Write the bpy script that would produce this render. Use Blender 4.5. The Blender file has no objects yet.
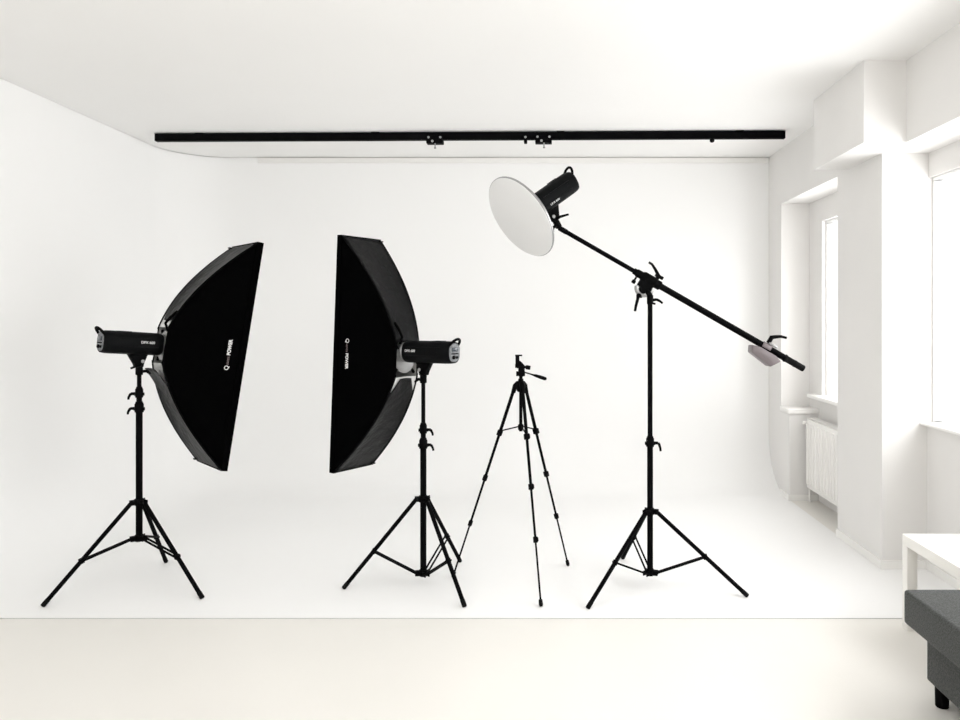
import bpy, bmesh, math, random
from mathutils import Matrix, Vector, Euler
random.seed(4)
PI = math.pi
SC = bpy.context.scene
COL = SC.collection
R = math.radians

# ------------------------------------------------------------------ materials
def nodes_of(name):
    m = bpy.data.materials.new(name)
    m.use_nodes = True
    nt = m.node_tree
    return m, nt, nt.nodes['Principled BSDF']

def mat(name, col, rough=.5, metal=0., spec=.5, noise=None, bump=None, sheen=0.):
    """noise=(scale, other colour, contrast) mottles the colour; bump=(scale, strength)"""
    m, nt, p = nodes_of(name)
    p.inputs['Base Color'].default_value = (*col, 1)
    p.inputs['Roughness'].default_value = rough
    p.inputs['Metallic'].default_value = metal
    p.inputs['Specular IOR Level'].default_value = spec
    if sheen:
        p.inputs['Sheen Weight'].default_value = sheen
    tc = nt.nodes.new('ShaderNodeTexCoord')
    if noise:
        n = nt.nodes.new('ShaderNodeTexNoise'); n.inputs['Scale'].default_value = noise[0]; n.inputs['Detail'].default_value = 5
        nt.links.new(tc.outputs['Object'], n.inputs['Vector'])
        r = nt.nodes.new('ShaderNodeValToRGB')
        c = noise[2]
        r.color_ramp.elements[0].position = .5 - c; r.color_ramp.elements[0].color = (*col, 1)
        r.color_ramp.elements[1].position = .5 + c; r.color_ramp.elements[1].color = (*noise[1], 1)
        nt.links.new(n.outputs['Fac'], r.inputs['Fac']); nt.links.new(r.outputs['Color'], p.inputs['Base Color'])
    if bump:
        n = nt.nodes.new('ShaderNodeTexNoise'); n.inputs['Scale'].default_value = bump[0]; n.inputs['Detail'].default_value = 4
        nt.links.new(tc.outputs['Object'], n.inputs['Vector'])
        b = nt.nodes.new('ShaderNodeBump'); b.inputs['Strength'].default_value = bump[1]; b.inputs['Distance'].default_value = .01
        nt.links.new(n.outputs['Fac'], b.inputs['Height']); nt.links.new(b.outputs['Normal'], p.inputs['Normal'])
    return m

M = {}
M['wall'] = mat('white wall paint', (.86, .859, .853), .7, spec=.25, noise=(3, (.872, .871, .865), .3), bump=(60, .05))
M['right_wall'] = mat('white wall paint with shade tint', (.765, .755, .742), .7, spec=.2, noise=(3, (.785, .773, .758), .3), bump=(60, .05))  # white walls darkened and warmed: shade and floor bounce put into the colour
M['ceiling'] = mat('white ceiling paint', (.865, .860, .850), .75, spec=.2, noise=(2, (.877, .872, .862), .3))
M['floor'] = mat('pale painted floor', (.785, .768, .728), .38, spec=.35, noise=(1.2, (.81, .79, .75), .25))
M['sweep'] = mat('white backdrop sheet', (.895, .895, .89), .55, spec=.2, noise=(1.5, (.903, .903, .90), .3))
M['trim'] = mat('white trim paint', (.86, .85, .83), .45, spec=.4, noise=(8, (.87, .86, .84), .3))
M['black_metal'] = mat('black lacquered metal', (.0012, .0012, .0014), .6, spec=.03, noise=(40, (.004, .004, .0045), .3))
M['black_plastic'] = mat('black plastic', (.0015, .0015, .0017), .6, spec=.04, noise=(60, (.003, .003, .0034), .3))
M['black_rubber'] = mat('black rubber', (.004, .004, .004), .8, spec=.1, noise=(60, (.006, .006, .006), .3))
M['head_shell'] = mat('flash head shell', (.0020, .0023, .0026), .55, spec=.07, noise=(90, (.0035, .0038, .0044), .3), bump=(250, .12))
M['black_fabric'] = mat('black softbox fabric', (.0008, .0008, .0009), .85, spec=.012, noise=(120, (.0013, .0013, .0014), .3), bump=(14, .2))
M['fold_fabric'] = mat('black softbox fabric sheen', (.002, .002, .0023), .48, spec=.15, noise=(30, (.005, .005, .0054), .3), bump=(18, 1.0))
M['silver'] = mat('silver lining', (.62, .62, .61), .38, metal=.35, spec=.6, noise=(30, (.72, .72, .71), .3), bump=(40, .3))
M['steel'] = mat('bare steel', (.30, .30, .30), .36, metal=.8, noise=(30, (.38, .38, .38), .3))
M['dish_grey'] = mat('grey dish metal', (.10, .10, .10), .5, metal=.3, noise=(20, (.13, .13, .13), .3))
M['sock'] = mat('white diffusion cloth', (.765, .765, .765), .85, spec=.1, noise=(200, (.785, .785, .785), .3))
M['panel_grey'] = mat('grey control panel', (.09, .095, .10), .45, noise=(80, (.22, .23, .24), .15))
M['screen'] = mat('dark display', (.03, .04, .05), .15, noise=(50, (.04, .05, .06), .3))
M['white_print'] = mat('white print', (.75, .75, .75), .6, noise=(50, (.8, .8, .8), .3))
M['grey_print'] = mat('reddish grey print', (.16, .12, .125), .6, noise=(50, (.22, .17, .17), .3))
M['weight'] = mat('mauve grey weight enamel', (.145, .123, .128), .42, noise=(14, (.165, .14, .146), .3))
M['sofa'] = mat('dark grey woven cloth', (.030, .032, .030), .9, spec=.15, noise=(170, (.078, .082, .080), .12), bump=(320, .35), sheen=.15)
M['table'] = mat('white table lacquer', (.86, .845, .81), .32, spec=.45, noise=(6, (.875, .86, .825), .3))
M['radiator'] = mat('white radiator enamel', (.86, .85, .825), .35, spec=.4, noise=(6, (.875, .865, .84), .3))
M['frame'] = mat('white window frame', (.87, .87, .86), .35, noise=(6, (.885, .885, .875), .3))

def glass_mat():
    m = bpy.data.materials.new('window glass'); m.use_nodes = True
    nt = m.node_tree; nt.nodes.clear()
    o = nt.nodes.new('ShaderNodeOutputMaterial'); mx = nt.nodes.new('ShaderNodeMixShader')
    t = nt.nodes.new('ShaderNodeBsdfTransparent'); g = nt.nodes.new('ShaderNodeBsdfGlossy'); g.inputs['Roughness'].default_value = .02
    mx.inputs[0].default_value = .05
    nt.links.new(t.outputs[0], mx.inputs[1]); nt.links.new(g.outputs[0], mx.inputs[2]); nt.links.new(mx.outputs[0], o.inputs[0])
    return m
M['glass'] = glass_mat()

# ------------------------------------------------------------------ mesh helpers
def frame_from(d, up=Vector((0, 0, 1))):
    d = d.normalized()
    if abs(d.dot(up)) > .98: up = Vector((0, 1, 0))
    x = up.cross(d).normalized(); y = d.cross(x)
    return x, y

class MB:
    def __init__(s): s.bm = bmesh.new()
    def _faces(s, vs, fs):
        v = [s.bm.verts.new(p) for p in vs]
        for f in fs:
            try: s.bm.faces.new([v[i] for i in f])
            except ValueError: pass
        return v
    def box(s, x0, x1, y0, y1, z0, z1, mt=None, bev=0.):
        b = bmesh.new(); bmesh.ops.create_cube(b, size=1)
        for v in b.verts:
            v.co = Vector(((x0 + x1) / 2 + v.co.x * (x1 - x0), (y0 + y1) / 2 + v.co.y * (y1 - y0), (z0 + z1) / 2 + v.co.z * (z1 - z0)))
        if bev: bmesh.ops.bevel(b, geom=b.edges[:], offset=bev, segments=3, profile=.5, affect='EDGES')
        if mt is not None: bmesh.ops.transform(b, matrix=mt, verts=b.verts[:])
        s._merge(b); return s
    def _merge(s, b):
        me = bpy.data.meshes.new('tmp'); b.to_mesh(me); b.free(); s.bm.from_mesh(me); bpy.data.meshes.remove(me)
    def cyl(s, p0, p1, r0, r1=None, seg=16):
        r1 = r0 if r1 is None else r1
        p0 = Vector(p0); p1 = Vector(p1); x, y = frame_from(p1 - p0)
        vs = []
        for p, r in ((p0, r0), (p1, r1)):
            for i in range(seg):
                a = 2 * PI * i / seg
                vs.append(p + x * (r * math.cos(a)) + y * (r * math.sin(a)))
        fs = [(i, (i + 1) % seg, seg + (i + 1) % seg, seg + i) for i in range(seg)]
        fs += [tuple(range(seg))[::-1], tuple(range(seg, 2 * seg))]
        s._faces(vs, fs); return s
    def lathe(s, o, d, prof, seg=24, up=Vector((0, 0, 1))):
        """prof: (distance along d, radius); closed with caps where radius > 0"""
        o = Vector(o); d = Vector(d).normalized(); x, y = frame_from(d, up)
        vs = []; n = len(prof)
        for (t, r) in prof:
            for i in range(seg):
                a = 2 * PI * i / seg
                vs.append(o + d * t + x * (r * math.cos(a)) + y * (r * math.sin(a)))
        fs = []
        for k in range(n - 1):
            for i in range(seg):
                j = (i + 1) % seg
                fs.append((k * seg + i, k * seg + j, (k + 1) * seg + j, (k + 1) * seg + i))
        fs += [tuple(range(seg))[::-1], tuple(range((n - 1) * seg, n * seg))]
        s._faces(vs, fs); return s
    def tube(s, pts, r, seg=10, radii=None, closed=False):
        P = [Vector(p) for p in pts]; n = len(P); vs = []; X = None
        for k in range(n):
            if closed: d = P[(k + 1) % n] - P[k - 1]
            else: d = P[min(k + 1, n - 1)] - P[max(k - 1, 0)]
            d.normalize()
            if X is None: X, Y = frame_from(d)
            else:
                X = (X - d * X.dot(d)).normalized(); Y = d.cross(X)
            rr = radii[k] if radii else r
            for i in range(seg):
                a = 2 * PI * i / seg
                vs.append(P[k] + X * (rr * math.cos(a)) + Y * (rr * math.sin(a)))
        fs = []
        for k in range(n if closed else n - 1):
            for i in range(seg):
                j = (i + 1) % seg; q = (k + 1) % n
                fs.append((k * seg + i, k * seg + j, q * seg + j, q * seg + i))
        if not closed: fs += [tuple(range(seg))[::-1], tuple(range((n - 1) * seg, n * seg))]
        s._faces(vs, fs); return s
    def prism(s, poly, h0, h1, mt=None, bev=0.):
        """poly in the xy plane, extruded along z from h0 to h1, then moved by mt"""
        b = bmesh.new()
        lo = [b.verts.new((p[0], p[1], h0)) for p in poly]; hi = [b.verts.new((p[0], p[1], h1)) for p in poly]
        n = len(poly)
        b.faces.new(lo[::-1]); b.faces.new(hi)
        for i in range(n): b.faces.new((lo[i], lo[(i + 1) % n], hi[(i + 1) % n], hi[i]))
        bmesh.ops.recalc_face_normals(b, faces=b.faces[:])
        if bev: bmesh.ops.bevel(b, geom=b.edges[:], offset=bev, segments=2, profile=.5, affect='EDGES')
        if mt is not None: bmesh.ops.transform(b, matrix=mt, verts=b.verts[:])
        s._merge(b); return s
    def grid(s, rows):
        nr = len(rows); nc = len(rows[0])
        vs = [p for r in rows for p in r]
        fs = [(i * nc + j, i * nc + j + 1, (i + 1) * nc + j + 1, (i + 1) * nc + j) for i in range(nr - 1) for j in range(nc - 1)]
        s._faces(vs, fs); return s
    def build(s, name, m, parent=None, angle=38, mt=None, solid=0.):
        bmesh.ops.remove_doubles(s.bm, verts=s.bm.verts[:], dist=1e-6)
        if not solid: bmesh.ops.recalc_face_normals(s.bm, faces=s.bm.faces[:])
        me = bpy.data.meshes.new(name); s.bm.to_mesh(me); s.bm.free()
        for p in me.polygons: p.use_smooth = True
        me.set_sharp_from_angle(angle=R(angle))
        me.materials.append(M[m])
        o = bpy.data.objects.new(name, me); COL.objects.link(o)
        if parent is not None: o.parent = parent
        if mt is not None: o.matrix_local = mt
        if solid:
            md = o.modifiers.new('thickness', 'SOLIDIFY'); md.thickness = solid; md.offset = 0
        return o

def tag(o, label=None, cat=None, group=None, kind=None):
    if label: o['label'] = label
    if cat: o['category'] = cat
    if group: o['group'] = group
    if kind: o['kind'] = kind
    return o

def thing(name, label, cat, loc=(0, 0, 0), rot=(0, 0, 0), group=None):
    o = bpy.data.objects.new(name, None); COL.objects.link(o)
    o.location = loc; o.rotation_euler = rot; o.empty_display_size = .1
    return tag(o, label, cat, group)

def struct(mb, name, m, label=None, parent=None):
    o = mb.build(name, m, parent)
    o['kind'] = 'structure'
    if label: o['label'] = label
    return o

def text(body, size, m, parent, name, origin, right, up, depth=.0004, bold=0., squeeze=1.):
    c = bpy.data.curves.new(name, 'FONT'); c.body = body; c.size = size; c.extrude = depth; c.offset = bold
    c.align_x = 'LEFT'; c.align_y = 'CENTER'; c.space_character = 1.0
    t = bpy.data.objects.new(name, c); COL.objects.link(t)
    bpy.context.view_layer.update()
    me = bpy.data.meshes.new_from_object(t.evaluated_get(bpy.context.evaluated_depsgraph_get()))
    COL.objects.unlink(t); bpy.data.objects.remove(t)
    me.materials.clear(); me.materials.append(M[m])
    o = bpy.data.objects.new(name, me); COL.objects.link(o); o.parent = parent
    r = Vector(right).normalized(); u = Vector(up).normalized(); n = r.cross(u)
    rot = Matrix((r * squeeze, u, n)).transposed().to_4x4()
    o.matrix_local = Matrix.Translation(Vector(origin)) @ rot
    w = max(v.co.x for v in me.vertices) if me.vertices else 0
    return o, w * squeeze

# ------------------------------------------------------------------ the room
XL, YB, H = -3.27, 6.75, 2.95       # left wall, back wall, ceiling
YN = -1.6                           # where the room is left open behind the photographer
XC, XW = 2.03, 2.30                 # face of the column, face of the window walls
VY = 3.75                           # front edge of the white sheet

struct(MB().box(XL - .2, 2.7, YN, YB + .2, -.12, 0), 'floor', 'floor', 'pale cream painted floor')
struct(MB().box(XL - .2, 2.7, YN, YB + .2, H, H + .12), 'ceiling', 'ceiling', 'smooth white ceiling')
struct(MB().box(XL - .2, XL, YN, YB + .2, 0, H), 'wall_left', 'wall', 'plain white left wall')
struct(MB().box(XL, 2.7, YB, YB + .2, 0, H), 'wall_back', 'wall', 'plain white back wall')
struct(MB().box(XL, 2.7, YN - .2, YN, 0, H), 'wall_front', 'wall', 'plain white wall behind the photographer')

# white sheet with a rounded rise into the back and left walls
def sweep():
    mb = MB(); r = .48; rc = .49; e = .004
    plan = []      # (wall point, outward normal)
    for k in range(8): plan.append((Vector((XL + e, VY + (YB - rc - VY) * k / 8)), Vector((-1, 0))))
    for k in range(13):
        a = PI - (PI / 2) * k / 12
        n = Vector((math.cos(a), math.sin(a)))
        plan.append((Vector((XL + e + rc, YB - e - rc)) + n * rc, n))
    for k in range(1, 13): plan.append((Vector((XL + rc + (XC + .004 - XL - rc) * k / 12, YB - e)), Vector((0, 1))))
    rows = []
    for j in range(15):
        a = (PI / 2) * j / 14
        inset = r * (1 - math.sin(a)); z = e + r * (1 - math.cos(a))
        rows.append([Vector((p.x - n.x * inset, p.y - n.y * inset, z)) for p, n in plan])
    for z in (1.2, 1.8, 2.4, H - .004): rows.append([Vector((p.x, p.y, z)) for p, n in plan])
    mb.grid(rows)
    # flat part, fan from the inner rim
    inner = rows[0]
    f = inner + [Vector((XC + .004, 5.17, e)), Vector((XC - .013, 5.17, e)), Vector((XC - .013, 4.477, e)), Vector((XW - .013, 4.477, e)), Vector((XW - .013, VY, e))]
    vs = [mb.bm.verts.new(p) for p in f]; mb.bm.faces.new(vs)
    rim = [Vector((XL + e + r, VY, e)), Vector((XW - .013, VY, e)), Vector((XW - .013, VY, .0003)), Vector((XL + e + r, VY, .0003))]
    mb._faces(rim, [(0, 1, 2, 3)])
    o = mb.build('backdrop_sweep', 'sweep', angle=60)
    o['kind'] = 'structure'; o['label'] = 'white seamless floor sheet curving up into back and left walls'
sweep()
M['edge'] = mat('sheet edge shadow grey', (.55, .545, .53), .8, spec=.1, noise=(20, (.5, .495, .48), .3))  # grey stands in for the gap shadow along the sheet's front edge
struct(MB().box(XL + .01, XW - .013, VY - .003, VY - .0002, 0, .0034), 'trim_sheet_shadow', 'edge', 'thin grey strip painting the shadow line along the front edge of the white floor sheet')

# right-hand side: column, boxed beam, lintels, window walls
w = MB()
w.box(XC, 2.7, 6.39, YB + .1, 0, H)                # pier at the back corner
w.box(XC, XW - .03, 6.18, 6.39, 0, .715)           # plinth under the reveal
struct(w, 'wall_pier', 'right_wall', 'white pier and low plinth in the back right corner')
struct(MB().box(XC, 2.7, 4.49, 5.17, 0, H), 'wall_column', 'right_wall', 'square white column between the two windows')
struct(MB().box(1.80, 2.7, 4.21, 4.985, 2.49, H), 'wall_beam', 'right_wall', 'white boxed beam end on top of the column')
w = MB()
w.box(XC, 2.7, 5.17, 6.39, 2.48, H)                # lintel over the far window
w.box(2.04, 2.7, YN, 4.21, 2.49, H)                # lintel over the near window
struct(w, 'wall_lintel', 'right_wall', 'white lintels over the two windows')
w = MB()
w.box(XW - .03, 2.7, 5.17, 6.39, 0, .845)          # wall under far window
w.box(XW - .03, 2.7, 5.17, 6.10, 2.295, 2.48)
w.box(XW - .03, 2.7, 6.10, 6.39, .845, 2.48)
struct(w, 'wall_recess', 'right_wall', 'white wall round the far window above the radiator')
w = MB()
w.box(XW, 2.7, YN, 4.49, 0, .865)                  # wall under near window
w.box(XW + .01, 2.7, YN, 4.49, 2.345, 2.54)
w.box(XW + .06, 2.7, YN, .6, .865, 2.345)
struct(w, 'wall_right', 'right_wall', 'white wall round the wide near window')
struct(MB().box(XC - .012, XW - .02, 6.165, 6.39, .715, .755, bev=.006), 'trim_plinth', 'trim', 'thin white cap on the low plinth beside the radiator')
struct(MB().box(-2.56, XC - .005, YB - .026, YB - .006, 2.898, 2.945, bev=.004), 'trim_back', 'trim', 'thin white strip along the top of the back wall')
b = MB()
b.box(XC - .012, XC, 4.49, 5.17, 0, .055); b.box(XC - .012, XW - .012, 4.478, 4.49, 0, .055)
b.box(XW - .012, XW, YN, 4.49, 0, .055); b.box(XC - .010, XC, 6.18, 6.39, 0, .05); b.box(XC - .01, XW - .04, 6.170, 6.18, 0, .05)
struct(b, 'baseboard_right', 'trim', 'low white baseboard round the column')

def window(n, label, x, y0, y1, z0, z1, sill):
    t = thing('window_%d' % n, label, 'window', (x, (y0 + y1) / 2, z0)); t['kind'] = 'structure'
    L = (y1 - y0) / 2; hz = z1 - z0
    f = MB(); fw = .022
    f.box(0, .06, -L, L, 0, fw, bev=.006); f.box(0, .06, -L, L, hz - fw, hz, bev=.006)
    f.box(0, .06, -L, -L + fw, fw, hz - fw, bev=.006); f.box(0, .06, L - fw, L, fw, hz - fw, bev=.006)
    k = max(1, round((y1 - y0) / 1.0))
    for i in range(1, k): f.box(0, .06, -L + 2 * L * i / k - .04, -L + 2 * L * i / k + .04, fw, hz - fw, bev=.006)
    f.build('window_frame', 'frame', t)
    g = MB().box(.028, .032, -L + fw, L - fw, fw, hz - fw).build('pane', 'glass', t)
    s = MB().box(*sill, bev=.006)
    o = s.build('window_sill', 'trim', t); o.matrix_local = Matrix.Translation(-Vector(t.location))
    return t
window(1, 'white framed window in the recess above the radiator', XW + .0, 5.17, 6.10, .85, 2.295, (XW - .10, XW + .06, 5.172, 6.26, .845, .875))
window(2, 'wide white framed window nearest the camera behind the column', XW + .03, .6, 4.488, .865, 2.345, (2.255, XW + .10, .6, 4.486, .865, .884))

# ------------------------------------------------------------------ radiator
rad = thing('radiator', 'white ribbed panel radiator under the far window beside the column', 'radiator', (XW - .10, 5.62, .117))
m = MB(); L0, L1, hh = -.43, .48, .578
m.box(-.055, -.035, L0, L1, .012, hh - .012, bev=.006)
n = 15
for i in range(n):
    y = L0 + .03 + (L1 - L0 - .06) * i / (n - 1)
    m.box(-.067, -.045, y - .014, y + .014, .045, hh - .045, bev=.005)
m.build('front_panel', 'radiator', rad)
MB().box(.015, .035, L0 + .01, L1 - .01, .012, hh - .012, bev=.005).build('rear_panel', 'radiator', rad)
for y in (L0, L1 - .006): MB().box(-.052, .035, y, y + .006, .02, hh).build('side_cover', 'radiator', rad)
m = MB()
for i in range(46):
    y = L0 + .02 + (L1 - L0 - .04) * i / 45
    m.box(-.034, .014, y - .003, y + .003, hh - .006, hh)
m.box(-.036, -.032, L0, L1, hh - .008, hh + .001); m.box(.012, .016, L0, L1, hh - .008, hh + .001)
m.build('top_grille', 'radiator', rad)
m = MB(); m.cyl((-.02, L1, hh - .045), (-.02, L1 + .03, hh - .045), .009).cyl((-.02, L1 + .03, hh - .045), (-.075, L1 + .03, hh - .045), .017, .014)
m.build('valve', 'trim', rad)
m = MB(); m.cyl((-.02, L1, .05), (-.02, L1 + .03, .05), .009).cyl((-.02, L1 + .03, .07), (-.02, L1 + .03, -.115), .008)
m.build('pipe', 'trim', rad)
for y in (L0 + .2, L1 - .2): MB().box(.034, .069, y - .02, y + .02, .1, hh - .1).build('bracket', 'radiator', rad)

# ------------------------------------------------------------------ light stands
def lever(mb, o, out, down, r=.007, L=.045):
    """a small clamping knob with a bent handle"""
    o = Vector(o); out = Vector(out).normalized(); down = Vector(down).normalized()
    mb.cyl(o, o + out * .022, .009, .008, 10)
    mb.tube([o + out * .022, o + out * .028 + down * .008, o + out * .034 + down * L * .6, o + out * .036 + down * L], r, 8, radii=[.008, .0075, .0065, .006])

def light_stand(label, c, feet, z_hub, z_low, frac, collars, ztop, lever_dir, group, radii=(.0175, .0145, .0115), name='light_stand'):
    t = thing(name, label, 'light stand', (c[0], c[1], 0), group=group)
    # vertical tubes
    zs = [z_low - .012] + collars + [ztop]
    ranges = [(zs[0], collars[0]), (collars[0], collars[1] if len(collars) > 1 else ztop)]
    if len(collars) > 1: ranges.append((collars[1], ztop))
    for k, (a, bz) in enumerate(ranges):
        MB().cyl((0, 0, a), (0, 0, bz), radii[k], seg=20).build('tube', 'black_metal', t)
    for k, z in enumerate(collars):
        rr = radii[k] + .006
        m = MB().lathe((0, 0, z - .03), (0, 0, 1), [(0, rr - .002), (.004, rr), (.046, rr), (.05, rr - .003), (.06, rr - .006)], 20)
        m.box(-rr - .006, rr + .006, -.008, .008, z - .02, z - .002, bev=.003)
        co = m.build('collar', 'black_plastic', t)
        lv = MB(); lever(lv, Vector(lever_dir).normalized() * rr + Vector((0, 0, z - .008)), lever_dir, (0, 0, -1), L=.032 if group else .045)
        lv.build('lever', 'black_plastic', co)
    # hubs
    def hub(name, z, rr):
        m = MB().lathe((0, 0, z - .018), (0, 0, 1), [(0, rr - .003), (.004, rr), (.032, rr), (.036, rr - .003)], 20)
        for f in feet:
            d = Vector((f[0] - c[0], f[1] - c[1], 0)).normalized(); a = math.atan2(d.y, d.x)
            mt = Matrix.Translation((0, 0, z)) @ Matrix.Rotation(a, 4, 'Z')
            m.box(rr - .006, rr + .022, -.016, -.009, -.014, .012, mt, bev=.002); m.box(rr - .006, rr + .022, .009, .016, -.014, .012, mt, bev=.002)
            sd = Vector((-d.y, d.x, 0))
            p = d * (rr + .014) + Vector((0, 0, z)); m.cyl(p - sd * .019, p + sd * .019, .004, seg=8)
        m.build(name, 'black_plastic', t)
    hub('leg_collar', z_hub, radii[0] + .008); hub('brace_collar', z_low, radii[0] + .006)
    for f in feet:
        v = Vector((f[0] - c[0], f[1] - c[1], 0)); d = v.normalized(); sd = Vector((-d.y, d.x, 0))
        p0 = d * (radii[0] + .022) + Vector((0, 0, z_hub - .002)); p1 = v + Vector((0, 0, .012))
        u = (p1 - p0).normalized()
        leg = MB().cyl(p0, p1 - u * .02, .0115, seg=14).build('leg', 'black_metal', t)
        MB().lathe(p1 - u * .035, u, [(0, .0118), (.004, .0126), (.036, .0126), (.040, .0105)], 14).build('rubber_foot', 'black_rubber', leg)
        q0 = d * (radii[0] + .02) + Vector((0, 0, z_low)); q1 = p0.lerp(p1, frac)
        m = MB()
        ax = (q1 - q0).normalized(); nn = sd.cross(ax).normalized()
        for sgn in (-1, 1):
            o = sd * (.0125 * sgn)
            m.tube([q0 + o, q1 + o], .0058, 6)
        m.cyl(q1 - sd * .018, q1 + sd * .018, .006, seg=8)
        m.cyl(q1 - nn * .013, q1 + nn * .013, .0135, seg=10)
        m.build('brace', 'black_metal', t)
    MB().lathe((0, 0, ztop - .002), (0, 0, 1), [(0, .008), (.012, .008), (.014, .006), (.02, .006), (.022, .008), (.034, .008)], 14).build('spigot', 'steel', t)
    return t

SL = (-2.243, 4.166); SR = (-.673, 4.216); SB = (.598, 4.189)
PL = Vector((*SL, 1.363)); PR = Vector((*SR, 1.314))           # tilt axes of the two softbox flashes
light_stand('black light stand at far left carrying the downward tilted softbox flash', SL, [(-2.595, 3.893), (-1.82, 4.004), (-2.313, 4.60)],
            .483, .283, .58, [1.010, 1.092], PL.z - .170, (-1, -.15, 0), 'light stands with softboxes')
light_stand('black light stand between the two softboxes and the camera tripod', SR, [(-1.1015, 4.151), (-.407, 3.886), (-.510, 4.61)],
            .488, .072, .59, [.800, .885], PR.z - .168, (1, -.2, 0), 'light stands with softboxes')
light_stand('tall black light stand holding up the slanted boom arm', SB, [(.232, 3.866), (1.097, 4.032), (.497, 4.668)],
            .425, .085, .545, [.815], 1.60, (1, -.2, 0), None, radii=(.0165, .0138, .0115), name='boom_stand')

# ------------------------------------------------------------------ flash heads
def super_ring(x, ry, rz, n=32, p=2.8, cz=0.):
    out = []
    for i in range(n):
        a = 2 * PI * i / n; ca, sa = math.cos(a), math.sin(a)
        out.append(Vector((x, ry * math.copysign(abs(ca) ** (2 / p), ca), cz + rz * math.copysign(abs(sa) ** (2 / p), sa))))
    return out

def flash(label, P, psi, pitch, side, front, group, bracket_tilt, back):
    t = thing('studio_flash', label, 'studio flash', P, (0, R(pitch), R(psi)), group)
    stations = [(back, .050, .053), (back + .005, .055, .0585), (back + .02, .058, .0615), (back + .05, .059, .0625), (-.02, .059, .0625), (front - .02, .059, .0625), (front - .006, .057, .060), (front, .052, .055)]
    m = MB(); rows = []
    for x, ry, rz in stations:
        r_ = super_ring(x, ry, rz); rows.append(r_ + [r_[0]])
    m.grid(rows); m.bm.faces.new([m.bm.verts.new(v) for v in rows[0][:-1]]); m.bm.faces.new([m.bm.verts.new(v) for v in rows[-1][:-1]])
    for s in (-1, 1):                               # moulded ridges along the flanks
        m.box(back + .06, front - .03, s * .0585 - .003, s * .0585 + .003, -.022, -.018, bev=.001)
        m.box(back + .06, front - .03, s * .0585 - .003, s * .0585 + .003, .026, .029, bev=.001)
        m.box(back + .075, back + .095, s * .059 - .002, s * .059 + .002, .002, .016, bev=.001)
    for k in range(5): m.box(back + .08 + k * .014, back + .087 + k * .014, -.03, .03, .0605, .0635, bev=.001)
    m.build('housing', 'head_shell', t)
    m = MB(); r0 = super_ring(back - .002, .047, .050); r1 = super_ring(back + .001, .048, .051)
    m.grid([r0 + [r0[0]], r1 + [r1[0]]]); m.bm.faces.new([m.bm.verts.new(v) for v in r0])
    cp = m.build('control_panel', 'panel_grey', t)
    MB().box(back - .006, back - .001, -.024, .024, .006, .028, bev=.0015).build('display', 'screen', cp)
    for yy, zz in ((-.026, -.006), (-.013, -.006), (0, -.006), (.013, -.006), (.026, -.006)): MB().box(back - .006, back - .001, yy - .004, yy + .004, zz - .003, zz + .003, bev=.001).build('button', 'black_plastic', cp)
    MB().lathe((back - .001, .012, -.026), (-1, 0, 0), [(0, .011), (.008, .010), (.010, .008)], 16).build('dial', 'black_plastic', cp)
    MB().box(back - .007, back - .001, -.028, -.010, -.034, -.020, bev=.002).build('socket', 'black_plastic', cp)
    pts = []
    for k in range(13):
        a = PI * k / 12
        pts.append(Vector((back + .006 - .030 * math.sin(a), .040 * math.cos(a), .038 + .036 * math.sin(a))))
    MB().tube(pts, .0075, 10).build('carry_handle', 'black_plastic', t)
    MB().lathe((front - .001, 0, 0), (1, 0, 0), [(0, .056), (.004, .062), (.014, .062), (.018, .058)], 32).build('front_ring', 'steel', t)
    # tilt bracket, upright on its stand whatever the head's tilt
    mt = Matrix.Rotation(R(bracket_tilt), 4, 'Y')
    m = MB()
    m.prism([(-.060, -.058), (.042, -.058), (.020, -.112), (.016, -.132), (-.024, -.132), (-.030, -.112)], -.020, .020, Matrix.Rotation(PI / 2, 4, 'X'), bev=.004)
    m.lathe((0, 0, -.176), (0, 0, 1), [(0, .016), (.004, .019), (.036, .019), (.046, .017)], 18)
    br = m.build('tilt_bracket', 'black_plastic', t, mt=mt)
    lv = MB(); lever(lv, (.0, side * .018, -.120), (-.45, side, .1), (-1, 0, -.35), L=.05); lv.build('lever', 'black_plastic', br)
    lv = MB(); lever(lv, (.018, 0, -.156), (1, 0, 0), (0, side * .4, -1), L=.02); lv.build('lever', 'black_plastic', br)
    MB().lathe((.012, side * .020, -.100), (0, side, 0), [(0, .010), (.004, .010), (.006, .007)], 12).build('bolt', 'steel', br)
    n = Vector((0, side, 0)); up = Vector((0, 0, 1)); rt = up.cross(n)
    wtxt = .085
    x0 = (front - .125) if rt.x > 0 else (front - .028 if front > .1 else front - .050)
    o, ww = text('DPX 600', .0195, 'white_print', t, 'lettering', (x0, side * .0600, .006 if front > .1 else -.026), rt, up, bold=.0)
    return t

flash_L = flash('black studio flash head tilted down on the far left stand', PL, 49, 4.5, -1, .112, 'studio flash heads', -4.5, -.196)
flash_R = flash('black studio flash head facing left on the stand beside the camera tripod', PR, 150, 0, 1, .112, 'studio flash heads', 0, -.217)
PD = Vector((.010, 4.19, 2.162))
flash_D = flash('black studio flash head behind the white round dish on the boom', PD, 214.2, 34, 1, .070, 'studio flash heads', 0, -.226)

# ------------------------------------------------------------------ strip softboxes
SD0, SD1 = .122, .486           # start and end along the flash axis
SW, SH = .205, .664             # half width, half height of the front
def bez(t):
    def b(p): return p[0] * (1 - t) ** 3 + 3 * p[1] * t * (1 - t) ** 2 + 3 * p[2] * t * t * (1 - t) + p[3] * t ** 3
    return b((0, .155, .58, 1)), b((0, .40, .725, 1))
def rod(t, r0=.090):
    x, g = bez(t)
    return SD0 - .014 + (SD1 - SD0 + .014) * x, r0 + (SW - r0) * g, r0 + (SH - r0) * g
def rodw(t):                    # the width opens earlier than the height
    return rod(t)

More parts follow.
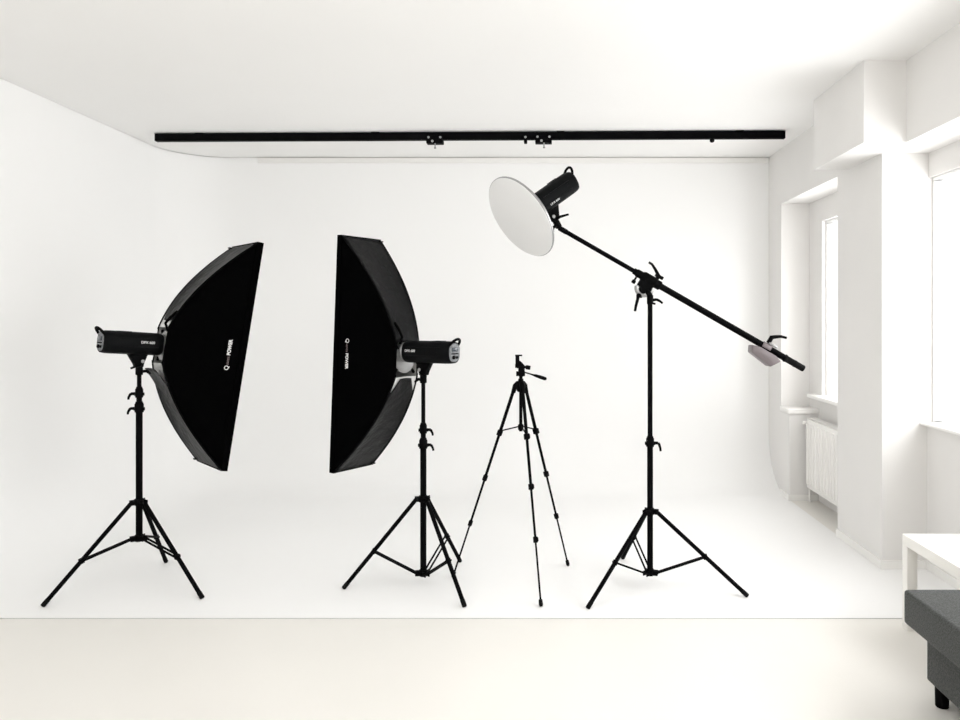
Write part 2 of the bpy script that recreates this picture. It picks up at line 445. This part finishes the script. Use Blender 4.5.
def panel_rows(kind, sgn, t0, t1, nt=26, nv=10, sag=.022, inset=0., cut=0., flare=0.):
    rows = []
    for i in range(nt + 1):
        t = t0 + (t1 - t0) * i / nt
        x, hw, hh = rod(t)
        hw -= inset; hh -= inset
        row = []
        for j in range(nv + 1):
            v = -1 + 2 * j / nv
            s = sag * (1 - v * v) * math.sin(PI * min(1, max(0, t))) ** .8
            lim = 1 - cut * max(0, (1 - (t - t0) / .14)) if cut else 1
            x2 = x - flare * max(0, 1 - (t - t0) / .16) ** 1.5
            if kind == 'side': row.append(Vector((x + s * .3, sgn * (hw - s), v * hh * lim)))
            else: row.append(Vector((x2 + s * .4, v * hw * lim, sgn * (hh - s * .8))))
        rows.append(row)
    return rows

def softbox(label, P, psi, pitch, side, group, top, bot, dims):
    global SD1, SW, SH
    SD1, SW, SH = dims
    t = thing('strip_softbox', label, 'softbox', P, (0, R(pitch), R(psi)), group)
    for s in (-1, 1):
        MB().grid(panel_rows('side', s, 0, 1)).build('side_panel', 'black_fabric', t, solid=.003)
    for s in (-1, 1):
        MB().grid(panel_rows('end', s, *((top[0], 1) if s > 0 else (bot[0], 1)), cut=(top if s > 0 else bot)[1], flare=(top if s > 0 else bot)[2])).build('end_panel', 'fold_fabric', t, solid=.003)
    m = MB()
    for s in (-1, 1):
        m.grid(panel_rows('side', s, .03, .97, inset=.006)); m.grid(panel_rows('end', s, .03, .97, inset=.006))
    m.build('silver_lining', 'silver', t)
    for sy in (-1, 1):
        for sz in (-1, 1):
            pts = []
            for k in range(24):
                x, hw, hh = rod(k / 23 * .985); pts.append(Vector((x, sy * hw, sz * hh)))
            MB().tube(pts, .005, 8).build('rod', 'black_metal', t)
    # fabric lip round the front, then the recessed white front
    m = MB()
    e = .004
    m.box(SD1 - .004, SD1 + .032, -SW - e, -SW + e, -SH - e, SH + e); m.box(SD1 - .004, SD1 + .032, SW - e, SW + e, -SH - e, SH + e)
    m.box(SD1 - .004, SD1 + .032, -SW + e, SW - e, SH - e, SH + e); m.box(SD1 - .004, SD1 + .032, -SW + e, SW - e, -SH - e, -SH + e)
    m.build('lip', 'black_fabric', t)
    MB().box(SD1 - .003, SD1 - .001, -SW + .003, SW - .003, -SH + .003, SH - .003).build('front_diffuser', 'sock', t)
    m = MB().lathe((SD0, 0, 0), (1, 0, 0), [(0, .066), (.002, .084), (.016, .084), (.018, .080)], 32)
    ring = m.build('speed_ring', 'steel', t)
    for sy in (-1, 1):
        for sz in (-1, 1): MB().cyl((SD0 + .009, sy * .056, sz * .056), (SD0 + .009, sy * .084, sz * .084), .008, seg=10).build('rod_socket', 'black_metal', ring)
    for sz in (-1, 1):                              # corner tabs where cloth folds round the rod ends
        for sy in (-1, 1): MB().box(SD1 - .030, SD1 - .002, sy * (SW - .012) - .012, sy * (SW - .012) + .012, sz * (SH - .010) - .004, sz * (SH - .010) + .004, bev=.002).build('corner_tab', 'fold_fabric', t)
    # strap from the ring out to the upper end panel
    for sz in (1,):
        x1, hw1, hh1 = rod(.16)
        p0 = Vector((SD0 + .0, side * .050, sz * .086)); p1 = Vector((x1 + .004, side * hw1 * .7, sz * (hh1 + .003)))
        d = (p1 - p0)
        m = MB().tube([p0, p0 + d * .33 + Vector((-.03, 0, 0)), p0 + d * .7 + Vector((-.018, 0, 0)), p1], .0075, 8)
        m.build('strap', 'black_fabric', t)
    # print near the front edge, tops of the letters towards the ring
    n = Vector((0, side, 0)); up = Vector((-1, 0, 0)); rt = up.cross(n)
    tt = .87; xq, hwq, _ = rod(tt); sg = .022 * math.sin(PI * tt) ** .8
    xa, ha, _ = rod(tt - .1); slope = Vector((xq - xa, side * (hwq - ha), 0)).normalized()
    upv = -slope
    base = Vector((xq + sg * .3, side * (hwq - sg + .0055), 0))
    z0 = -.098 * rt.z
    def at(d): return base + Vector((0, 0, z0 + d * rt.z))
    o, w1 = text('Q', .033, 'white_print', t, 'lettering', at(0), rt, upv, bold=.0002)
    o, w2 = text('uantis', .023, 'grey_print', t, 'lettering', at(w1 + .003), rt, upv, squeeze=.95)
    text('POWER', .026, 'white_print', t, 'lettering', at(w1 + w2 + .009), rt, upv, bold=.0009, squeeze=1.0)
    return t

softbox('tall black strip softbox at far left, leaning forward and facing right', PL + Vector((0, 0, .006)), 42.5, 9.1, -1, 'strip softboxes', (.085, .3, 0), (.075, .0, .045), (.486, .203, .664))
softbox('tall black strip softbox in the middle, standing upright and facing left', PR + Vector((-.008, 0, -.047)), 148, -2.8, 1, 'strip softboxes', (.01, 0, 0), (.035, .5, 0), (.506, .155, .690))

# ------------------------------------------------------------------ beauty dish
d = thing('beauty_dish', 'round dish with white diffusion cloth fixed to the flash on the boom', 'light modifier', PD, (0, R(34), R(214.2)))
MB().lathe((.090, 0, 0), (1, 0, 0), [(0, .060), (.001, .085), (.014, .088), (.02, .10), (.034, .140), (.056, .188), (.082, .225), (.098, .241), (.104, .243), (.104, .230), (.03, .11), (.016, .06)], 56).build('reflector', 'dish_grey', d)
MB().lathe((.186, 0, 0), (1, 0, 0), [(0, .243), (.001, .2455), (.010, .2455), (.0115, .243)], 56).build('rim_band', 'steel', d)
MB().lathe((.1965, 0, 0), (1, 0, 0), [(0, .242), (.004, .241), (.010, .20), (.014, .15), (.016, .06), (.0163, .01)], 56).build('diffusion_cloth', 'sock', d)

# ------------------------------------------------------------------ boom arm
Rd = Euler((0, R(34), R(214.2))).to_matrix()
spig = PD + Rd @ Vector((0, 0, -.178))
A = Vector((.083, 4.232, 2.017)); A = spig + Vector((.0, 0, -.001))
B = Vector((1.458, 4.19, 1.219))
u = (B - A).normalized()
boom = thing('lighting_boom', 'long black boom arm slanting across the tall stand towards the window', 'boom arm', A.lerp(B, .383))
O = Vector(boom.location)
def W(p): return Vector(p) - O
tm = (SB[0] - A.x) / (B.x - A.x); C0 = A.lerp(B, tm)     # point over the stand
MB().cyl(W(A + u * .02), W(C0 - u * .05), .0128, seg=18).build('thin_tube', 'black_metal', boom)
MB().cyl(W(C0 - u * .10), W(B - u * .10), .0180, seg=18).build('thick_tube', 'black_metal', boom)
g = MB().lathe(W(B - u * .125), u, [(0, .0183), (.002, .0225), (.012, .021), (.014, .0185), (.06, .0185), (.062, .020), (.07, .020), (.072, .0185), (.118, .0185), (.124, .016)], 20)
gr = g.build('end_grip', 'black_rubber', boom)
MB().lathe(W(B - u * .0015), u, [(0, .014), (.002, .014), (.003, .011)], 18).build('end_cap', 'steel', gr)
MB().lathe(W(A - u * .004), u, [(0, .010), (.004, .015), (.05, .015), (.055, .0125)], 16).build('end_socket', 'black_plastic', boom)
# clamp in the middle
side = Vector((0, -1, 0)); perp = u.cross(side).normalized()
if perp.z < 0: perp = -perp
m = MB().lathe(W(C0 - u * .085), u, [(0, .016), (.004, .022), (.035, .022), (.05, .030), (.125, .030), (.13, .026), (.155, .026), (.16, .020)], 20)
m.box(-.045, .040, -.024, .024, -.062, -.010, Matrix.Translation(W(C0)) @ Matrix((u, side, perp)).transposed().to_4x4(), bev=.006)
m.cyl(W(C0 - perp * .062 + side * .028), W(C0 - perp * .062 - side * .028), .026, seg=20)
cl = m.build('clamp', 'black_plastic', boom)
ctr = C0 - perp * .052
for sd in (.022, -.026):
    pts = []
    for k in range(17):
        a = R(165 + 190 * k / 16)
        pts.append(W(ctr + side * sd + Vector((math.cos(a) * .046, 0, math.sin(a) * .046))))
    mm = MB(); mm.tube(pts, .0085, 8); mm.build('protractor_arc', 'steel', boom)
MB().lathe(W(Vector((SB[0], SB[1], 1.634))), (0, 0, -1), [(0, .012), (.002, .018), (.052, .018), (.054, .014)], 18).build('stand_socket', 'black_plastic', boom)
m = MB().cyl(W(Vector((SB[0], SB[1], 1.63))), W(ctr), .015, seg=14); m.build('neck', 'black_plastic', boom)
m = MB()
q = W(ctr + side * .030 + Vector((-.040, 0, -.045)))
m.cyl(q + Vector((.02, .03, .0)), q + Vector((0, -.012, 0)), .013, seg=12); m.tube([q, q + Vector((-.004, -.016, -.02)), q + Vector((-.014, -.020, -.055)), q + Vector((-.02, -.020, -.088))], .008, 8, radii=[.010, .009, .008, .007])
m.build('tilt_lever', 'black_plastic', boom)
m = MB()
q = W(C0 + perp * .03 + u * .035)
m.cyl(q - perp * .006, q + perp * .02, .011, seg=12); m.cyl(q + perp * .014 - u * .02, q + perp * .014 + u * .03, .010, seg=12)
m.tube([q + perp * .016, q + Vector((-.012, -.006, .05)), q + Vector((-.030, -.006, .078)), q + Vector((-.048, -.006, .09))], .008, 8, radii=[.011, .009, .0075, .007])
m.build('lock_lever', 'black_plastic', boom)
m = MB(); q = W(C0 - u * .070 - perp * .02)
m.cyl(q, q - perp * .022, .006, seg=10); m.lathe(q - perp * .022, -perp, [(0, .008), (.003, .012), (.018, .012), (.021, .009)], 12); m.build('thumb_screw', 'black_plastic', boom)
m = MB(); lever(m, W(Vector((SB[0] + .016, SB[1], 1.604))), (1, 0, .15), (.6, 0, -.8), L=.03); m.cyl(W(Vector((SB[0] + .016, SB[1], 1.585))), W(Vector((SB[0] + .03, SB[1], 1.583))), .006, seg=8)
m.build('socket_lever', 'black_plastic', boom)

# counterweight clamped on the thick end
K = A.lerp(B, (1.262 - A.x) / (B.x - A.x)) - u * .012
cw = thing('counterweight', 'mauve grey faceted counterweight clamped near the low end of the boom', 'counterweight', K)
fr = Matrix((u, perp, u.cross(perp))).transposed().to_4x4()      # x along the boom, y up from it
m = MB()
m.prism([(-.086, -.032), (-.045, -.0195), (.060, -.0195), (.096, -.034), (.060, -.088), (-.068, -.070)], -.050, .050, fr, bev=.006)
m.build('weight_block', 'weight', cw)
m = MB(); rr = []
for k in range(15):
    a = R(-25 + 230 * k / 14); rr.append((math.cos(a), math.sin(a)))
outer = [(x * .0235, y * .0235) for x, y in rr]; inner = [(x * .0172, y * .0172) for x, y in rr][::-1]
m.prism(outer + inner, -.030, .022, fr @ Matrix(((0, 0, 1, 0), (0, 1, 0, 0), (-1, 0, 0, 0), (0, 0, 0, 1))), bev=.001)
m.build('clamp_band', 'weight', cw)
m = MB().box(-.004, .050, .022, .034, -.016, .016, fr, bev=.003); m.build('clamp_plate', 'steel', cw)
q = perp * .026 - u * .004
m = MB().cyl(q, q + perp * .042, .013, .012, 14); e = q + perp * .036
m.tube([e - Vector((.004, 0, 0)), e + Vector((.022, -.004, .004)), e + Vector((.05, -.006, .006)), e + Vector((.082, -.006, -.002))], .008, 8, radii=[.011, .010, .008, .007])
m.build('lever', 'black_plastic', cw)

# ------------------------------------------------------------------ camera tripod
TC = Vector((-.126, 4.252, 0))
tri = thing('camera_tripod', 'slim black camera tripod with phone clamp and pan handle', 'tripod', TC)
tf = [Vector((-.0104, 3.893, 0)), Vector((.151, 4.536, 0)), Vector((-.519, 4.327, 0))]
zt = 1.115
MB().cyl((0, 0, .862), (0, 0, 1.175), .0095, seg=14).build('centre_column', 'black_metal', tri)
m = MB().lathe((0, 0, zt - .03), (0, 0, 1), [(0, .016), (.005, .022), (.03, .026), (.045, .024), (.06, .016), (.075, .014)], 20)
for f in tf:
    v = Vector((f.x - TC.x, f.y - TC.y, 0)).normalized(); a = math.atan2(v.y, v.x)
    m.tube([Vector((0, 0, zt + .022)), v * .018 + Vector((0, 0, zt + .018)), v * .032 + Vector((0, 0, zt + .004)), v * .044 + Vector((0, 0, zt - .034))], .014, 12, radii=[.013, .0155, .0155, .0125])
m.build('shoulder', 'black_plastic', tri)
MB().lathe((0, 0, .868), (0, 0, 1), [(0, .012), (.004, .016), (.03, .016), (.034, .012)], 14).build('spreader_hub', 'black_plastic', tri)
for f in tf:
    v = Vector((f.x - TC.x, f.y - TC.y, 0)); dn = v.normalized(); sd = Vector((-dn.y, dn.x, 0))
    p0 = dn * .036 + Vector((0, 0, zt - .004)); p1 = v + Vector((0, 0, .013)); ax = (p1 - p0).normalized()
    fr_ = [0, .238, .475, .715, 1.0]; rad_ = [.0098, .0082, .0066, .0052]
    m = MB()
    for k in range(4): m.cyl(p0.lerp(p1, fr_[k]), p0.lerp(p1, fr_[k + 1]) - (ax * .01 if k == 3 else Vector()), rad_[k], seg=12)
    leg = m.build('leg', 'black_metal', tri)
    for k in (1, 2, 3):
        q = p0.lerp(p1, fr_[k]); r_ = rad_[k - 1] + .004
        mt = Matrix.Translation(q) @ Matrix((sd, ax.cross(sd), ax)).transposed().to_4x4()
        m = MB().box(-r_, r_, -r_, r_, -.016, .016, mt, bev=.003); m.box(r_ - .002, r_ + .005, -.006, .006, -.012, .010, mt, bev=.002)
        m.build('leg_lock', 'black_plastic', leg)
    MB().lathe(p1 - ax * .03, ax, [(0, .007), (.004, .0105), (.026, .0115), (.036, .008)], 12).build('rubber_foot', 'black_rubber', leg)
    q = p0.lerp(p1, .228)
    MB().tube([dn * .014 + Vector((0, 0, .888)), q], .0042, 6).build('spreader_bar', 'black_metal', tri)
# pan head: local x to the photo's right
m = MB()
m.cyl((0, 0, 1.145), (0, 0, 1.180), .010, seg=12)
m.cyl((-.026, 0, 1.188), (.024, 0, 1.188), .014, seg=14)
m.lathe((.006, -.018, 1.190), (0, 1, 0), [(0, .014), (.003, .019), (.033, .019), (.036, .014)], 16)
m.box(-.014, .022, -.02, .02, 1.196, 1.222, bev=.004)
head = m.build('pan_head', 'black_plastic', tri)
m = MB(); m.box(-.022, .040, -.024, .024, 1.220, 1.232, bev=.003); m.cyl((.030, -.010, 1.226), (.054, -.012, 1.222), .012, seg=12)
m.build('quick_release_plate', 'black_plastic', head)
m = MB()
m.tube([(.012, -.012, 1.199), (.05, -.026, 1.190), (.07, -.032, 1.184), (.085, -.036, 1.180), (.118, -.046, 1.170), (.138, -.052, 1.164), (.145, -.054, 1.162)], .005, 10, radii=[.004, .004, .005, .0085, .0105, .010, .006])
m.build('pan_handle', 'black_plastic', tri)
m = MB()
m.box(-.030, -.008, -.012, .012, 1.238, 1.292, bev=.003); m.box(-.032, .008, -.014, .014, 1.288, 1.296, bev=.002)
m.box(-.032, -.004, -.014, .014, 1.222, 1.244, bev=.003)
m.prism([(-.010, 1.222), (.028, 1.228), (.010, 1.248), (-.004, 1.262), (-.010, 1.262)], -.010, .010, Matrix.Rotation(PI / 2, 4, 'X'), bev=.002)
m.build('phone_clamp', 'black_plastic', tri)

# ------------------------------------------------------------------ ceiling rail
E0 = Vector((-3.025, 5.847, H)); E1 = Vector((1.857, 5.754, H)); LR = (E1 - E0).length; aR = math.atan2(E1.y - E0.y, E1.x - E0.x)
rail = thing('ceiling_rail', 'long black rail fixed across the ceiling in front of the back wall', 'rail', (E0 + E1) / 2, (0, 0, aR))
h2 = LR / 2
m = MB().box(-h2, h2, 0, .004, -.060, -.006); m.box(-h2, h2, .046, .05, -.060, -.006); m.box(-h2, h2, 0, .05, -.010, -.006)
m.box(-h2, h2, 0, .018, -.062, -.056); m.box(-h2, h2, .032, .05, -.062, -.056)
m.build('channel', 'black_metal', rail)
m = MB().box(-h2 - .003, -h2, -.002, .052, -.064, -.004, bev=.001); m.build('end_cap', 'black_plastic', rail)
m = MB().box(h2, h2 + .003, -.002, .052, -.064, -.004, bev=.001); m.build('end_cap', 'black_plastic', rail)
for x in (-2.1, -.72, .72, 2.1): MB().box(x - .03, x + .03, .008, .042, -.006, 0).build('ceiling_bracket', 'black_metal', rail)
m = MB()
for x, z in ((-.04, -.016), (.012, -.016), (.055, -.016), (-.004, -.044), (.02, -.044)): m.cyl((x, 0, z), (x, -.003, z), .006, seg=10)
m.box(-.07, .08, -.0015, 0, -.06, -.008); m.build('joint_plate', 'black_metal', rail)
def along(px, d=5.8): return (px - 543) / 750 * d
def carriage(px, label, grp):
    c = (E0 + E1) / 2; x = along(px); y = c.y + (x - c.x) * math.tan(aR)
    t = thing('rail_carriage', label, 'carriage', (x, y, H - .062), (0, 0, aR), grp)
    m = MB().box(-.064, .064, -.012, .062, -.030, -.0005, bev=.003); m.box(-.064, .064, -.012, -.003, -.002, .026, bev=.002); m.build('body', 'black_metal', t)
    for xx in (-.046, .046): MB().lathe((xx, -.012, .014), (0, -1, 0), [(0, .009), (.003, .009), (.005, .006)], 12).build('bolt', 'steel', t)
    MB().lathe((-.016, -.012, -.016), (0, -1, 0), [(0, .010), (.003, .010), (.005, .006)], 12).build('bolt', 'steel', t)
    MB().cyl((.004, .0, -.03), (.004, .0, -.060), .005, seg=10).lathe((.004, 0, -.060), (0, 0, -1), [(0, .006), (.003, .009), (.010, .009), (.012, .006)], 12).build('hook_pin', 'steel', t)
carriage(434.5, 'small black carriage hanging under the rail, alone left of its joint', 'rail carriages')
carriage(543.5, 'small black carriage hanging under the rail, next to the narrow stop', 'rail carriages')
def stop(px, label, rnd):
    c = (E0 + E1) / 2; x = along(px); y = c.y + (x - c.x) * math.tan(aR)
    t = thing('rail_stop', label, 'rail stop', (x, y, H - .062), (0, 0, aR))
    if rnd:
        MB().lathe((0, -.002, -.006), (0, 0, -1), [(-.0055, .008), (0, .013), (.012, .019), (.022, .017), (.028, .008)], 16).build('knob', 'black_plastic', t)
    else:
        MB().box(-.012, .012, -.012, .05, -.028, -.0005, bev=.003).build('body', 'black_metal', t)
        MB().box(-.012, .012, -.012, -.003, -.003, .022, bev=.002).build('face_plate', 'black_metal', t)
        MB().lathe((0, -.012, .012), (0, -1, 0), [(0, .009), (.003, .009), (.005, .006)], 12).build('bolt', 'steel', t)
stop(525.5, 'narrow black stop on the rail close to the middle carriage', False)
stop(711, 'round black knob under the right part of the ceiling rail', True)

# ------------------------------------------------------------------ table and ottoman
tb = thing('side_table', 'low square white side table behind the grey ottoman under the window', 'table', (2.01, 3.385, 0))
MB().box(-.262, .262, -.265, .265, .403, .455, bev=.003).build('table_top', 'table', tb)
for sx in (-1, 1):
    for sy in (-1, 1):
        MB().box(sx * .262 - (.05 if sx > 0 else 0), sx * .262 + (.05 if sx < 0 else 0), sy * .265 - (.05 if sy > 0 else 0), sy * .265 + (.05 if sy < 0 else 0), 0, .4032, bev=.002).build('leg', 'table', tb)

ot = thing('ottoman', 'dark grey upholstered ottoman on short round black legs', 'ottoman', (1.84, 2.30, 0))
def cushion(x0, x1, y0, y1, z0, z1, bev, crown):
    b = bmesh.new(); bmesh.ops.create_cube(b, size=1)
    for v in b.verts: v.co = Vector(((x0 + x1) / 2 + v.co.x * (x1 - x0), (y0 + y1) / 2 + v.co.y * (y1 - y0), (z0 + z1) / 2 + v.co.z * (z1 - z0)))
    bmesh.ops.bevel(b, geom=b.edges[:], offset=bev, segments=4, profile=.6, affect='EDGES')
    bmesh.ops.subdivide_edges(b, edges=[e for e in b.edges if e.calc_length() > .3], cuts=6, use_grid_fill=True)
    for v in b.verts:
        fx = 1 - (2 * (v.co.x - x0) / (x1 - x0) - 1) ** 2; fy = 1 - (2 * (v.co.y - y0) / (y1 - y0) - 1) ** 2
        if v.co.z > z1 - bev * .5: v.co.z += crown * fx * fy
    mb = MB(); mb._merge(b); return mb
cushion(-.40, .44, -.70, .70, .284, .420, .018, .012).build('seat_cushion', 'sofa', ot)
cushion(-.325, .40, -.66, .665, .074, .289, .012, 0).build('base', 'sofa', ot)
for sx in (-.297, .345):
    for sy in (-.58, .600): MB().lathe((sx, sy, 0), (0, 0, 1), [(0, .022), (.003, .0245), (.080, .026), (.084, .026)], 20).build('leg', 'black_plastic', ot)

# ------------------------------------------------------------------ light
wd = bpy.data.worlds.new('bright daylight'); SC.world = wd; wd.use_nodes = True
bg = wd.node_tree.nodes['Background']; bg.inputs[0].default_value = (.985, .992, 1, 1); bg.inputs[1].default_value = 3.0
def area(name, loc, target, sx, sy, power, col=(1, 1, 1)):
    l = bpy.data.lights.new(name, 'AREA'); l.shape = 'RECTANGLE'; l.size = sx; l.size_y = sy; l.energy = power; l.color = col
    o = bpy.data.objects.new(name, l); COL.objects.link(o); o.location = loc
    o.rotation_euler = (Vector(target) - Vector(loc)).to_track_quat('-Z', 'Y').to_euler()
    return o
area('window_light_far', (2.62, 5.63, 1.58), (-1, 5.63, 1.2), .85, 1.35, 16, (1, 1, 1))
area('window_light_near', (2.68, 2.6, 1.6), (-1, 2.8, 1.2), 3.4, 1.4, 60, (1, 1, 1))
area('rear_fill', (-.6, -1.3, 2.2), (-.3, 5, 1.2), 4.5, 1.4, 26, (1, .985, .97))  # added fill from behind the camera, not an actual room lamp
area('overhead_fill', (-.5, 2.25, 2.9), (-.5, 4.6, 0), 2.6, .9, 27, (1, .995, .985))  # extra fill added above, out of view, to lift the back and left

# ------------------------------------------------------------------ camera
cd = bpy.data.cameras.new('camera'); cam = bpy.data.objects.new('camera', cd); COL.objects.link(cam)
cam.location = (0, 0, 1.5); cam.rotation_euler = (PI / 2, 0, 0)
cd.sensor_width = 36; cd.lens = 750 / 960 * 36; cd.shift_x = -63 / 960; cd.shift_y = -41.3 / 960; cd.clip_start = .05
SC.camera = cam
SC.view_settings.view_transform = 'Standard'; SC.view_settings.look = 'None'
SC.view_settings.exposure = 0.05; SC.view_settings.gamma = 1.0
SC.cycles.max_bounces = 12; SC.cycles.diffuse_bounces = 8; SC.cycles.transparent_max_bounces = 12
SC.cycles.use_denoising = True
